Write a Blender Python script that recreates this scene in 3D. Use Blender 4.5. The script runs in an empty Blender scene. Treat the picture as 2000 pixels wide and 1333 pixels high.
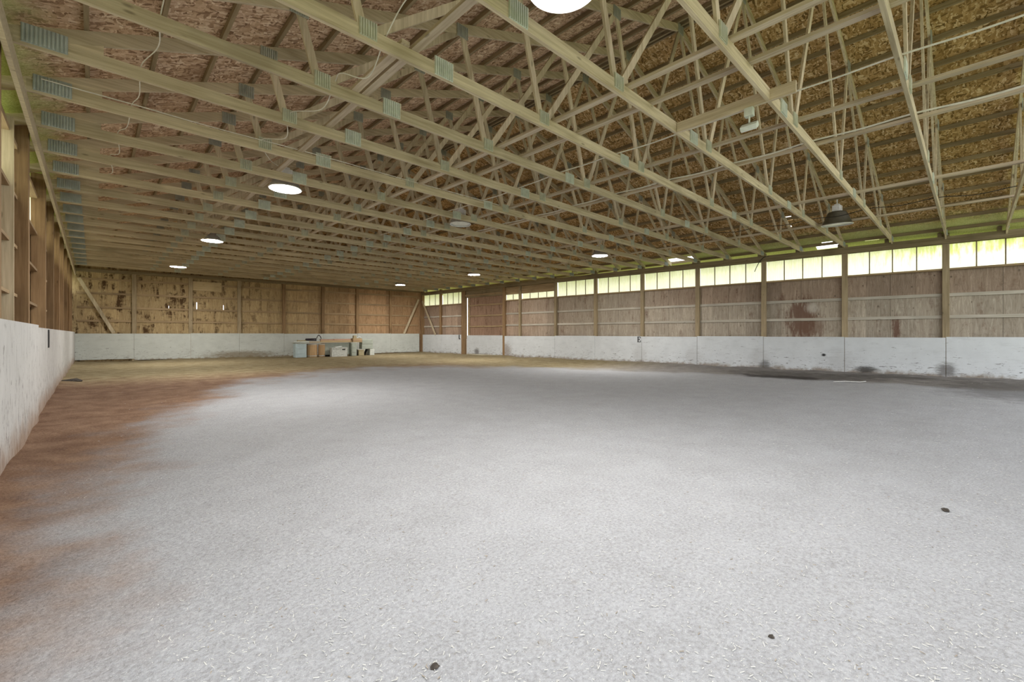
import bpy, math, random
from mathutils import Vector, Matrix, noise

random.seed(7)
SC = bpy.context.scene
COL = SC.collection

# ------------------------------------------------------------------ camera numbers
F, TH, Y0, EYE = 857.85, 0.7615, 653.13, 1.2392
CT, ST = math.cos(TH), math.sin(TH)

def ray(px):
    """horizontal direction (x, y) seen at photo column px, with optical depth 1"""
    u = (px - 1000.0) / F
    return Vector((u * CT + ST, -u * ST + CT))

def floor_at(px, py, z=0.0):
    d = (EYE - z) * F / (py - Y0)
    r = ray(px) * d
    return Vector((r.x, r.y, z))

# ------------------------------------------------------------------ mesh builder
class MB:
    def __init__(self):
        self.v, self.f, self.smooth = [], [], False

    def box(self, x0, x1, y0, y1, z0, z1):
        self.hexa([(x0, y0, z0), (x1, y0, z0), (x1, y1, z0), (x0, y1, z0),
                   (x0, y0, z1), (x1, y0, z1), (x1, y1, z1), (x0, y1, z1)])
        return self

    def hexa(self, p):
        n = len(self.v)
        self.v += [tuple(q) for q in p]
        for q in ((0, 3, 2, 1), (4, 5, 6, 7), (0, 1, 5, 4), (1, 2, 6, 5), (2, 3, 7, 6), (3, 0, 4, 7)):
            self.f.append(tuple(n + i for i in q))
        return self

    def bar(self, a, b, w, h, up=(0, 0, 1)):
        """rectangular bar from a to b; w across, h along 'up'"""
        a, b, up = Vector(a), Vector(b), Vector(up)
        d = (b - a).normalized()
        s = d.cross(up).normalized()
        t = s.cross(d).normalized()
        s, t = s * (w / 2), t * (h / 2)
        self.hexa([a - s - t, a + s - t, b + s - t, b - s - t,
                   a - s + t, a + s + t, b + s + t, b - s + t])
        return self

    def tube(self, pts, r, n=8):
        pts = [Vector(p) for p in pts]
        base = len(self.v)
        for i, p in enumerate(pts):
            d = (pts[min(i + 1, len(pts) - 1)] - pts[max(i - 1, 0)]).normalized()
            ref = Vector((0, 0, 1)) if abs(d.z) < .9 else Vector((1, 0, 0))
            s = d.cross(ref).normalized()
            t = s.cross(d)
            for k in range(n):
                a = 2 * math.pi * k / n
                self.v.append(tuple(p + s * (r * math.cos(a)) + t * (r * math.sin(a))))
        for i in range(len(pts) - 1):
            for k in range(n):
                k2 = (k + 1) % n
                self.f.append((base + i * n + k, base + i * n + k2, base + (i + 1) * n + k2, base + (i + 1) * n + k))
        self.f.append(tuple(base + k for k in range(n))[::-1])
        self.f.append(tuple(base + (len(pts) - 1) * n + k for k in range(n)))
        self.smooth = True
        return self

    def lathe(self, prof, n=40, cap=False):
        base = len(self.v)
        for r, z in prof:
            for k in range(n):
                a = 2 * math.pi * k / n
                self.v.append((r * math.cos(a), r * math.sin(a), z))
        for i in range(len(prof) - 1):
            for k in range(n):
                k2 = (k + 1) % n
                self.f.append((base + i * n + k, base + i * n + k2, base + (i + 1) * n + k2, base + (i + 1) * n + k))
        if cap:
            self.f.append(tuple(base + k for k in range(n))[::-1])
            self.f.append(tuple(base + (len(prof) - 1) * n + k for k in range(n)))
        self.smooth = True
        return self

    def prism(self, poly, y0, y1):
        """polygon in (x, z) extruded along y"""
        n = len(self.v); m = len(poly)
        self.v += [(x, y0, z) for x, z in poly] + [(x, y1, z) for x, z in poly]
        self.f.append(tuple(n + i for i in range(m)))
        self.f.append(tuple(n + m + i for i in range(m))[::-1])
        for i in range(m):
            j = (i + 1) % m
            self.f.append((n + i, n + m + i, n + m + j, n + j))
        return self

    def build(self, name, mat, parent=None, world=False, matrix=None, bevel=0):
        me = bpy.data.meshes.new(name)
        me.from_pydata(self.v, [], self.f)
        me.update()
        import bmesh
        bm = bmesh.new(); bm.from_mesh(me)
        bmesh.ops.recalc_face_normals(bm, faces=bm.faces)
        bm.to_mesh(me); bm.free()
        me.materials.append(mat)
        o = bpy.data.objects.new(name, me)
        COL.objects.link(o)
        if self.smooth:
            for p in me.polygons:
                p.use_smooth = True
            try:
                me.set_sharp_from_angle(angle=math.radians(40))
            except Exception:
                pass
        if matrix is not None:
            o.matrix_basis = matrix
        if parent is not None:
            o.parent = parent
            if world:
                o.matrix_parent_inverse = parent.matrix_basis.inverted()
        if bevel:
            b = o.modifiers.new('bevel', 'BEVEL'); b.width = bevel; b.segments = 2; b.limit_method = 'ANGLE'
        return o

def tag(o, label=None, cat=None, group=None, kind=None):
    if label: o['label'] = label
    if cat: o['category'] = cat
    if group: o['group'] = group
    if kind: o['kind'] = kind
    return o

def empty(name, loc=(0, 0, 0), rz=0.0, rx=0.0, matrix=None):
    o = bpy.data.objects.new(name, None)
    o.empty_display_size = .1
    COL.objects.link(o)
    o.matrix_basis = matrix if matrix is not None else Matrix.Translation(loc) @ Matrix.Rotation(rz, 4, 'Z') @ Matrix.Rotation(rx, 4, 'X')
    return o

ORD = ['first', 'second', 'third', 'fourth', 'fifth', 'sixth', 'seventh', 'eighth', 'ninth', 'tenth', 'eleventh', 'twelfth',
       'thirteenth', 'fourteenth', 'fifteenth', 'sixteenth', 'seventeenth', 'eighteenth', 'nineteenth', 'twentieth',
       'twenty-first', 'twenty-second', 'twenty-third', 'twenty-fourth', 'twenty-fifth']

# ------------------------------------------------------------------ materials
class NT:
    def __init__(self, name):
        self.m = bpy.data.materials.new(name)
        self.m.use_nodes = True
        self.t = self.m.node_tree
        self.t.nodes.clear()
        self.out = self.n('ShaderNodeOutputMaterial')

    def n(self, typ, **kw):
        nd = self.t.nodes.new(typ)
        for k, v in kw.items():
            setattr(nd, k, v)
        return nd

    def link(self, a, b):
        self.t.links.new(a, b)

    def setin(self, nd, key, v):
        if hasattr(v, 'is_linked') or isinstance(v, bpy.types.NodeSocket):
            self.link(v, nd.inputs[key])
        else:
            nd.inputs[key].default_value = v

    def coord(self, scale=(1, 1, 1), rot=(0, 0, 0), kind='Object'):
        tc = self.n('ShaderNodeTexCoord')
        mp = self.n('ShaderNodeMapping')
        mp.inputs['Scale'].default_value = scale
        mp.inputs['Rotation'].default_value = rot
        self.link(tc.outputs[kind], mp.inputs['Vector'])
        return mp.outputs[0]

    def noise(self, vec, scale=1.0, detail=4.0, rough=.55, dist=0.0):
        nd = self.n('ShaderNodeTexNoise')
        self.link(vec, nd.inputs['Vector'])
        nd.inputs['Scale'].default_value = scale
        nd.inputs['Detail'].default_value = detail
        nd.inputs['Roughness'].default_value = rough
        nd.inputs['Distortion'].default_value = dist
        return nd.outputs[0]

    def voro(self, vec, scale=1.0, feature='F1', out='Distance', rnd=1.0):
        nd = self.n('ShaderNodeTexVoronoi', feature=feature)
        self.link(vec, nd.inputs['Vector'])
        nd.inputs['Scale'].default_value = scale
        nd.inputs['Randomness'].default_value = rnd
        return nd.outputs[out]

    def ramp(self, fac, stops, interp='LINEAR'):
        nd = self.n('ShaderNodeValToRGB')
        nd.color_ramp.interpolation = interp
        el = nd.color_ramp.elements
        while len(el) < len(stops):
            el.new(.5)
        for e, (p, c) in zip(el, stops):
            e.position = p
            e.color = (c[0], c[1], c[2], 1) if not isinstance(c, (int, float)) else (c, c, c, 1)
        self.link(fac, nd.inputs[0])
        return nd.outputs[0]

    def mix(self, fac, a, b, blend='MIX'):
        nd = self.n('ShaderNodeMix', data_type='RGBA', blend_type=blend)
        self.setin(nd, 0, fac)
        for idx, v in ((6, a), (7, b)):
            if isinstance(v, bpy.types.NodeSocket):
                self.link(v, nd.inputs[idx])
            else:
                nd.inputs[idx].default_value = (v[0], v[1], v[2], 1)
        return nd.outputs[2]

    def math(self, op, a, b=0.0, c=None, clamp=False):
        nd = self.n('ShaderNodeMath', operation=op, use_clamp=clamp)
        self.setin(nd, 0, a); self.setin(nd, 1, b)
        if c is not None: self.setin(nd, 2, c)
        return nd.outputs[0]

    def smooth(self, x, lo, hi):
        nd = self.n('ShaderNodeMapRange', interpolation_type='SMOOTHSTEP')
        self.setin(nd, 0, x)
        nd.inputs[1].default_value = lo; nd.inputs[2].default_value = hi
        return nd.outputs[0]

    def sep(self, vec):
        nd = self.n('ShaderNodeSeparateXYZ')
        self.link(vec, nd.inputs[0])
        return nd.outputs

    def comb(self, x, y, z):
        nd = self.n('ShaderNodeCombineXYZ')
        for i, v in enumerate((x, y, z)):
            self.setin(nd, i, v)
        return nd.outputs[0]

    def hash1(self, x):
        nd = self.n('ShaderNodeTexWhiteNoise', noise_dimensions='1D')
        self.setin(nd, 'W', x)
        return nd.outputs['Value']

    def rand(self):
        return self.n('ShaderNodeObjectInfo').outputs['Random']

    def bump(self, h, strength=.3, dist=.01):
        nd = self.n('ShaderNodeBump')
        nd.inputs['Strength'].default_value = strength
        nd.inputs['Distance'].default_value = dist
        self.link(h, nd.inputs['Height'])
        return nd.outputs[0]

    def surf(self, color, rough=.8, metal=0.0, normal=None, spec=.3):
        p = self.n('ShaderNodeBsdfPrincipled')
        if isinstance(color, bpy.types.NodeSocket):
            self.link(color, p.inputs['Base Color'])
        else:
            p.inputs['Base Color'].default_value = (*color, 1)
        self.setin(p, 'Roughness', rough)
        p.inputs['Metallic'].default_value = metal
        p.inputs['Specular IOR Level'].default_value = spec
        if normal is not None:
            self.link(normal, p.inputs['Normal'])
        self.link(p.outputs[0], self.out.inputs[0])
        return self.m

def wood(name, dark, light, axis, tint=.25):
    t = NT(name)
    sc = {'x': (1.3, 26, 26), 'y': (26, 1.3, 26), 'z': (26, 26, 1.3)}[axis]
    info = t.n('ShaderNodeObjectInfo')
    off = t.n('ShaderNodeVectorMath', operation='ADD')
    tc = t.n('ShaderNodeTexCoord')
    rv = t.comb(t.math('MULTIPLY', info.outputs['Random'], 37.0), t.math('MULTIPLY', info.outputs['Random'], 91.0), t.math('MULTIPLY', info.outputs['Random'], 17.0))
    t.link(tc.outputs['Object'], off.inputs[0]); t.link(rv, off.inputs[1])
    mp = t.n('ShaderNodeMapping'); mp.inputs['Scale'].default_value = sc
    t.link(off.outputs[0], mp.inputs['Vector'])
    g = t.noise(mp.outputs[0], 1.0, 5, .6, .4)
    col = t.ramp(g, [(.28, dark), (.5, [(a + b) / 2 for a, b in zip(dark, light)]), (.72, light)])
    blot = t.noise(off.outputs[0], 1.1, 3, .5)
    col = t.mix(t.math('MULTIPLY', t.smooth(blot, .5, .75), .45), col, [c * .62 for c in dark])
    mp2 = t.n('ShaderNodeMapping')
    mp2.inputs['Scale'].default_value = [2.2 if s < 2 else 7 for s in sc]
    t.link(off.outputs[0], mp2.inputs['Vector'])
    kn = t.voro(mp2.outputs[0], 1.0)
    col = t.mix(t.math('MULTIPLY', t.math('SUBTRACT', 1.0, t.smooth(kn, .04, .13)), .6), col, [c * .4 for c in dark])
    val = t.math('MULTIPLY_ADD', info.outputs['Random'], tint, 1 - tint / 2)
    hsv = t.n('ShaderNodeHueSaturation')
    t.link(val, hsv.inputs['Value']); t.link(col, hsv.inputs['Color'])
    return t.surf(hsv.outputs[0], .78, normal=t.bump(g, .12, .004), spec=.2)

TR_D, TR_L = (.41, .33, .21), (.70, .60, .43)
M = {}
M['lum_x'] = wood('lumber_along_x', TR_D, TR_L, 'x')
M['lum_y'] = wood('lumber_along_y', (.42, .33, .22), (.70, .60, .45), 'y')
M['lum_z'] = wood('lumber_upright', TR_D, TR_L, 'z')
M['post'] = wood('post_wood', (.19, .115, .058), (.37, .245, .13), 'z')
M['post_grey'] = wood('post_wood_grey', (.24, .185, .11), (.42, .335, .215), 'z')
M['girt'] = wood('girt_wood', (.26, .18, .10), (.46, .34, .20), 'x')
M['girt_pale'] = wood('girt_wood_pale', (.36, .32, .26), (.58, .54, .47), 'x')
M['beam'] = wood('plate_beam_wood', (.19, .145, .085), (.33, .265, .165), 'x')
M['beam_y'] = wood('plate_beam_wood_left', (.48, .39, .26), (.74, .65, .48), 'y')  # paler than the right beam: window light put into the wood colour
M['pink_plank'] = wood('plank_wood_pink', (.36, .20, .14), (.55, .36, .27), 'x')
M['tan_plank'] = wood('plank_wood_tan', (.40, .28, .15), (.58, .44, .26), 'x')

def osb(name, pal, lit_moss=0.0):
    """strand board: overlapping flakes in several tones"""
    t = NT(name)
    base = t.coord((1, 1, 1))
    wob = t.n('ShaderNodeTexNoise'); t.link(base, wob.inputs['Vector']); wob.inputs['Scale'].default_value = 7
    add = t.n('ShaderNodeVectorMath', operation='MULTIPLY_ADD')
    t.link(wob.outputs['Color'], add.inputs[0]); add.inputs[1].default_value = (.12, .12, .12); t.link(base, add.inputs[2])
    layers = []
    for rot, sx, sy in ((.35, 8, 34), (-.5, 34, 9), (1.1, 11, 40)):
        mp = t.n('ShaderNodeMapping'); mp.inputs['Scale'].default_value = (sx, sy, 5); mp.inputs['Rotation'].default_value = (0, 0, rot)
        t.link(add.outputs[0], mp.inputs['Vector'])
        layers.append(t.voro(mp.outputs[0], 1.0, out='Color'))
    def val(c):
        s = t.n('ShaderNodeSeparateColor'); t.link(c, s.inputs[0]); return s.outputs
    a, b, c = (val(x) for x in layers)
    pick = t.math('GREATER_THAN', a[1], .5)
    pick2 = t.math('GREATER_THAN', b[2], .62)
    m1 = t.mix(pick, layers[0], layers[1])
    m2 = t.mix(pick2, m1, layers[2])
    f = val(m2)[0]
    fine = t.noise(base, 60, 3, .6)
    f2 = t.math('MULTIPLY_ADD', t.math('SUBTRACT', fine, .5), .5, f)
    col = t.ramp(f2, [(0.05, pal[0]), (.35, pal[1]), (.75, pal[2]), (1.0, pal[3])])
    big = t.noise(base, .55, 4, .6)
    col = t.mix(t.math('MULTIPLY', t.smooth(big, .5, .72), .55), col, pal[0])
    if lit_moss:  # green light and moss at the eaves, put into the board colour
        x = t.sep(base)[0]
        nz = t.math('MULTIPLY_ADD', t.noise(base, 2.2, 4, .6), .9, -.45)
        e = t.smooth(t.math('ADD', x, nz), *( (16.6, 17.3) if lit_moss > 0 else (-.25, -.75)))
        col = t.mix(t.math('MULTIPLY', e, .88), col, t.ramp(fine, [(.3, (.46, .50, .17)), (.7, (.78, .82, .38))]))
    return t.surf(col, .85, normal=t.bump(f, .2, .004), spec=.15)

M['osb_left'] = osb('strand_board_left', [(.26, .155, .09), (.54, .36, .225), (.69, .50, .335), (.86, .70, .52)], -1)
M['osb_right'] = osb('strand_board_right', [(.17, .10, .035), (.40, .245, .095), (.54, .35, .155), (.80, .62, .38)], 1)

def plywood(name, dark, light, stain, stain_amt, knots=.6, spots=(), pink=None, sthr=(.52, .66), upper=None, sgrad=None):
    """sheets 1.2 m wide in the wall's own frame: x along the wall, z up"""
    t = NT(name)
    base = t.coord((1, 1, 1))
    x, y, z = t.sep(base)
    sheet = t.hash1(t.math('FLOOR', t.math('DIVIDE', x, 1.16)))
    row = t.hash1(t.math('ADD', t.math('MULTIPLY', t.math('FLOOR', t.math('DIVIDE', z, .62)), 13.7), t.math('FLOOR', t.math('DIVIDE', x, .58))))
    gv = t.comb(t.math('MULTIPLY', x, 16.0), t.math('MULTIPLY', sheet, 50.0), t.math('MULTIPLY', z, 1.5))
    g = t.noise(gv, 1.0, 5, .65, 1.6)
    col = t.ramp(g, [(.3, dark), (.55, [(a + b) / 2 for a, b in zip(dark, light)]), (.7, light)])
    # cathedral figure
    wv = t.comb(t.math('MULTIPLY', x, 5.0), t.math('MULTIPLY', sheet, 33.0), t.math('MULTIPLY', z, 1.1))
    rings = t.math('FRACT', t.math('MULTIPLY', t.noise(wv, 1.0, 2, .5, 1.0), 11.0))
    col = t.mix(t.math('MULTIPLY', t.smooth(rings, .8, 1.0), .35), col, [c * .55 for c in dark])
    val = t.math('MULTIPLY_ADD', sheet, .28, .86)
    val = t.math('MULTIPLY', val, t.math('MULTIPLY_ADD', row, .12, .94))
    hsv = t.n('ShaderNodeHueSaturation'); t.link(val, hsv.inputs['Value']); t.link(col, hsv.inputs['Color'])
    col = hsv.outputs[0]
    # sheet joints
    fx = t.math('FRACT', t.math('DIVIDE', x, 1.16))
    joint = t.math('SUBTRACT', 1.0, t.smooth(t.math('ABSOLUTE', t.math('SUBTRACT', fx, .5)), .0, .012))
    col = t.mix(t.math('MULTIPLY', joint, .7), col, [c * .3 for c in dark])
    # water stains running down
    sv = t.comb(t.math('MULTIPLY', x, 4.2), 0.0, t.math('MULTIPLY', z, .9))
    s1 = t.smooth(t.noise(sv, 1.0, 5, .7, .3), *sthr)
    s2 = t.smooth(t.noise(base, 3.2, 5, .7), .42, .62)
    st = t.math('MULTIPLY', t.math('MULTIPLY', s1, s2), stain_amt, clamp=True)
    if sgrad: st = t.math('MULTIPLY', st, t.math('MULTIPLY_ADD', t.smooth(x, *sgrad), .75, .25))
    col = t.mix(st, col, stain)
    # knots
    kv = t.comb(t.math('MULTIPLY', x, 4.2), t.math('MULTIPLY', sheet, 20.0), t.math('MULTIPLY', z, 3.0))
    k = t.math('SUBTRACT', 1.0, t.smooth(t.voro(kv, 1.0), .05, .12))
    col = t.mix(t.math('MULTIPLY', k, knots), col, [c * .28 for c in dark])
    for (sx, sz, rx, rz, c, amt) in spots:
        dx = t.math('DIVIDE', t.math('SUBTRACT', x, sx), rx)
        dz = t.math('DIVIDE', t.math('SUBTRACT', z, sz), rz)
        d = t.math('SQRT', t.math('ADD', t.math('MULTIPLY', dx, dx), t.math('MULTIPLY', dz, dz)))
        d = t.math('ADD', d, t.math('MULTIPLY_ADD', t.noise(t.comb(t.math('MULTIPLY', x, 9.0), 0.0, t.math('MULTIPLY', z, 2.6)), 1.0, 5, .7), 2.2, -1.1))
        col = t.mix(t.math('MULTIPLY', t.math('SUBTRACT', 1.0, t.smooth(d, .45, 1.0)), amt), col, c)
    if upper:
        e = t.math('MULTIPLY', t.math('GREATER_THAN', z, 2.4), t.math('SUBTRACT', 1.0, t.smooth(x, 7.0, 12.0)))
        col = t.mix(e, col, upper, 'MULTIPLY')
    if pink:
        e = t.math('MULTIPLY', t.smooth(x, pink[0], pink[1]), .75)
        col = t.mix(e, col, pink[2], 'MULTIPLY')
    return t.surf(col, .85, normal=t.bump(g, .15, .003), spec=.15)

def paint(name, base_c, fleck, dirt, scuffs=(), dirt_h=.28, horizontal=True, thr=.635):
    """worn white paint on kick boards; local x along the wall, z up"""
    t = NT(name)
    base = t.coord((1, 1, 1))
    x, y, z = t.sep(base)
    mot = t.noise(base, 2.2, 5, .6)
    col = t.ramp(mot, [(.3, [c * .88 for c in base_c]), (.7, base_c)])
    sc = (5, 5, 22) if horizontal else (22, 22, 5)
    mp = t.n('ShaderNodeMapping'); mp.inputs['Scale'].default_value = sc
    t.link(base, mp.inputs['Vector'])
    fl = t.noise(mp.outputs[0], 1.0, 6, .75, .6)
    dens = t.math('MULTIPLY_ADD', t.smooth(z, .9, 0.05), .065, .0)
    fl = t.smooth(t.math('ADD', fl, dens), thr, thr + .035)
    col = t.mix(t.math('MULTIPLY', fl, .85), col, fleck)
    wide = t.smooth(t.noise(mp.outputs[0], .35, 5, .7), .52, .66)
    col = t.mix(t.math('MULTIPLY', wide, .28), col, [c * .62 for c in base_c])
    dn = t.math('MULTIPLY_ADD', t.noise(base, 3.0, 5, .7), .5, -.25)
    low = t.math('SUBTRACT', 1.0, t.smooth(t.math('ADD', z, dn), .0, dirt_h))
    col = t.mix(t.math('MULTIPLY', low, .8), col, dirt)
    for (sx, sz, rx, rz, c, amt) in scuffs:
        dx = t.math('DIVIDE', t.math('SUBTRACT', x, sx), rx)
        dz = t.math('DIVIDE', t.math('SUBTRACT', z, sz), rz)
        d = t.math('SQRT', t.math('ADD', t.math('MULTIPLY', dx, dx), t.math('MULTIPLY', dz, dz)))
        d = t.math('ADD', d, t.math('MULTIPLY_ADD', t.noise(mp.outputs[0], .8, 5, .8), 1.6, -.8))
        col = t.mix(t.math('MULTIPLY', t.math('SUBTRACT', 1.0, t.smooth(d, .3, 1.0)), amt), col, c)
    return t.surf(col, .6, normal=t.bump(fl, .25, .003), spec=.3)

def plain(name, c, rough=.7, metal=0.0, var=.15, scale=9):
    t = NT(name)
    n = t.noise(t.coord(), scale, 4, .6)
    col = t.ramp(n, [(.3, [x * (1 - var) for x in c]), (.7, [min(1, x * (1 + var)) for x in c])])
    return t.surf(col, rough, metal, spec=.35)

M['plate'] = plain('galvanised_steel', (.60, .63, .55), .55, .1)
M['plate_thin'] = plain('galvanised_steel_weathered', (.54, .54, .43), .6, .0)
M['plate_mid'] = plain('galvanised_steel_stained', (.40, .40, .34), .6, .05)
M['plate_dull'] = plain('galvanised_steel_dull', (.44, .48, .47), .55, .1)
M['white_box'] = plain('white_enamel', (.72, .72, .72), .4)
M['refl_in'] = plain('reflector_white', (.80, .82, .79), .35)
M['refl_out'] = plain('reflector_bronze', (.15, .14, .115), .45, .4)
M['refl_out_l'] = plain('reflector_grey', (.42, .42, .43), .4, .3)
M['glass_off'] = plain('frosted_glass_unlit', (.78, .80, .74), .25)
M['black'] = plain('black_paint', (.018, .018, .02), .6)
M['cable_w'] = plain('white_cable', (.72, .69, .60), .5)
M['cable_b'] = plain('black_cable', (.02, .02, .02), .5)
M['dark_gap'] = plain('dark_cavity', (.02, .016, .012), .9)
M['block_blue'] = plain('pale_blue_plastic', (.46, .56, .58), .55, scale=3)
M['block_grey'] = plain('grey_green_plastic', (.40, .44, .38), .55, scale=3)
M['block_white'] = plain('worn_white_plastic', (.62, .65, .60), .55)
M['crate'] = plain('dirty_white_crate', (.56, .58, .54), .6, var=.3, scale=14)
M['barrel'] = wood('fibre_drum', (.38, .24, .12), (.54, .37, .20), 'z')
M['tan_bin'] = plain('tan_bin', (.42, .36, .22), .7)
M['hose'] = plain('black_hose', (.035, .03, .035), .45)
M['pipe'] = plain('white_pipe', (.75, .74, .72), .4)
M['clod'] = plain('dark_clod', (.05, .042, .035), .95, var=.5, scale=40)
M['patch'] = wood('patch_board', (.42, .32, .17), (.58, .46, .28), 'x')

t = NT('lit_lamp_lens')
em = t.n('ShaderNodeEmission'); em.inputs[0].default_value = (1, .97, .92, 1); em.inputs[1].default_value = 250
t.link(em.outputs[0], t.out.inputs[0]); M['lens_on'] = t.m

def fiberglass(name):
    t = NT(name)
    base = t.coord()
    x, y, z = t.sep(base)
    streak = t.noise(t.comb(t.math('MULTIPLY', x, 9.0), 0.0, t.math('MULTIPLY', z, 2.0)), 1.0, 5, .65)
    top = t.smooth(z, 3.3, 3.85)
    far = t.math('SUBTRACT', 1.0, t.smooth(x, .4, 3.2))     # algae is thick on the sheets nearest the open end
    alg = t.math('MULTIPLY', t.smooth(t.math('ADD', streak, t.math('MULTIPLY_ADD', top, .22, -.05)), .48, .72), t.math('MULTIPLY_ADD', far, .65, .22))
    col = t.mix(alg, (.97, .93, .76), (.58, .62, .15))
    tr = t.n('ShaderNodeBsdfTranslucent'); t.link(col, tr.inputs[0])
    df = t.n('ShaderNodeBsdfDiffuse'); t.link(t.mix(.5, col, (.8, .8, .6)), df.inputs[0])
    mx = t.n('ShaderNodeMixShader'); mx.inputs[0].default_value = .12
    t.link(tr.outputs[0], mx.inputs[1]); t.link(df.outputs[0], mx.inputs[2]); t.link(mx.outputs[0], t.out.inputs[0])
    return t.m
M['fiber'] = fiberglass('corrugated_fibreglass')

# footing: pale grey in the middle, brown by the left and back boards, dark strip on the right
def footing():
    t = NT('arena_footing')
    base = t.coord()
    x, y, z = t.sep(base)
    n1 = t.noise(base, .55, 5, .6)
    n2 = t.noise(base, 2.6, 5, .65)
    fine = t.noise(base, 55, 4, .7)
    fine2 = t.noise(base, 160, 3, .7)
    grey = t.ramp(t.math('MULTIPLY_ADD', n2, .22, t.math('MULTIPLY', fine, .78)), [(.34, (.262, .264, .272)), (.5, (.345, .352, .37)), (.66, (.415, .425, .448))])
    speck = t.smooth(fine2, .60, .70)
    grey = t.mix(t.math('MULTIPLY', speck, .55), grey, (.80, .80, .80))
    dsp = t.smooth(t.noise(base, 24, 5, .75), .60, .70)
    grey = t.mix(t.math('MULTIPLY', dsp, .55), grey, (.25, .235, .21))
    clump = t.math('MULTIPLY', t.smooth(t.noise(base, 5.5, 6, .75, .6), .58, .70), t.smooth(t.noise(base, 1.3, 3, .6), .42, .62))
    grey = t.mix(t.math('MULTIPLY', clump, .38), grey, (.27, .255, .23))
    dx = t.math('DIVIDE', t.math('SUBTRACT', x, 7.0), 7.4)
    dy = t.math('DIVIDE', t.math('SUBTRACT', y, -.5), 15.6)
    d = t.math('SQRT', t.math('ADD', t.math('MULTIPLY', dx, dx), t.math('MULTIPLY', dy, dy)))
    d = t.math('ADD', d, t.math('MULTIPLY_ADD', n1, .3, -.15))
    d = t.math('ADD', d, t.math('MULTIPLY_ADD', n2, .1, -.05))
    zone = t.smooth(d, .93, 1.07)
    brown = t.ramp(t.math('MULTIPLY_ADD', n2, .5, t.math('MULTIPLY', fine, .5)), [(.37, (.12, .068, .045)), (.5, (.20, .122, .08)), (.65, (.29, .195, .135))])
    olive = t.ramp(t.math('MULTIPLY_ADD', n2, .5, t.math('MULTIPLY', fine, .5)), [(.37, (.17, .13, .072)), (.5, (.27, .22, .125)), (.65, (.37, .32, .21))])
    dark = t.ramp(t.math('MULTIPLY_ADD', n2, .5, t.math('MULTIPLY', fine, .5)), [(.3, (.12, .11, .105)), (.55, (.25, .235, .225)), (.75, (.36, .35, .34))])
    edge = t.mix(t.smooth(t.math('MULTIPLY_ADD', n2, 3.0, y), 14.5, 19.5), brown, olive)
    edge = t.mix(t.smooth(x, 8.5, 12.5), edge, t.mix(t.smooth(y, 7.0, 12.0), dark, olive))
    col = t.mix(zone, grey, edge)
    # wet patch by the right-hand boards; last ellipse paints in shade at the near edge
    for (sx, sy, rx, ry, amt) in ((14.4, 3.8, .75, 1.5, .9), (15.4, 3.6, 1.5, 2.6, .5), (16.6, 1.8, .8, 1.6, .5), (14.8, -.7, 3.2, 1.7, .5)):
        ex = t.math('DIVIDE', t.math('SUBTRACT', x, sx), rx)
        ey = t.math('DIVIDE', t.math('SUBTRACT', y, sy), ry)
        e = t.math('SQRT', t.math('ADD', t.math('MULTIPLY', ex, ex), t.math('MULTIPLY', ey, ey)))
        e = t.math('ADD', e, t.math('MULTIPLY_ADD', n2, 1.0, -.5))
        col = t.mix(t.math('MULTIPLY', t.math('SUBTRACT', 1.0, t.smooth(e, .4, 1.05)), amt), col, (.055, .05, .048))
    h = t.math('ADD', t.math('MULTIPLY', t.noise(base, 9, 6, .7), .6), t.math('MULTIPLY', fine, .35))
    return t.surf(col, .95, normal=t.bump(h, .8, .04), spec=.1)
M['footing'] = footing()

# ------------------------------------------------------------------ building frame
RX0, RS = 17.681, -.0674                    # inner face of the right wall: x = RX0 + RS*y
def rx(y): return RX0 + RS * y
ln = math.hypot(RS, 1)
UR = Vector((RS / ln, 1 / ln, 0)); IR = Vector((-1 / ln, RS / ln, 0))
def frame(o, ux, iy):
    return Matrix(((ux.x, iy.x, 0, o[0]), (ux.y, iy.y, 0, o[1]), (0, 0, 1, 0), (0, 0, 0, 1)))
MR = frame((RX0, 0), UR, IR)                # local x along the wall away from the camera, y inward
def r_u(px):                                # photo column -> distance along the right wall
    d = ray(px); k = RX0 / (d.x - RS * d.y)
    return k * d.y * ln
LX = -.585                                  # inner face of the left boards
ML = frame((LX, 0), Vector((0, -1, 0)), Vector((1, 0, 0)))     # local x runs towards the camera
BL = Vector((-.609, 27.218, 0)); BR = Vector((15.846, 25.55, 0))
UB = (BL - BR).normalized(); IB = Vector((-UB.y, UB.x, 0))      # local x from the right corner to the left
if IB.y > 0: IB = -IB
MB_ = frame((BR.x, BR.y), UB, IB)
BLEN = (BL - BR).length
def b_u(px):
    d = ray(px)
    # BR + u*UB = k*d
    det = UB.x * (-d.y) - (-d.x) * UB.y
    u = ((-BR.x) * (-d.y) - (-d.x) * (-BR.y)) / det
    return u

Z_CH, CH_H = 4.03, .14                      # bottom chord underside and depth
APX, APZ, SLOPE = 8.4, 7.30, .3556          # ridge of the top chord centre line
def topz(x): return APZ - SLOPE * abs(x - APX)
TRY = [.529 + 1.1584 * k for k in range(-1, 22)]    # truss positions along the arena

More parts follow.
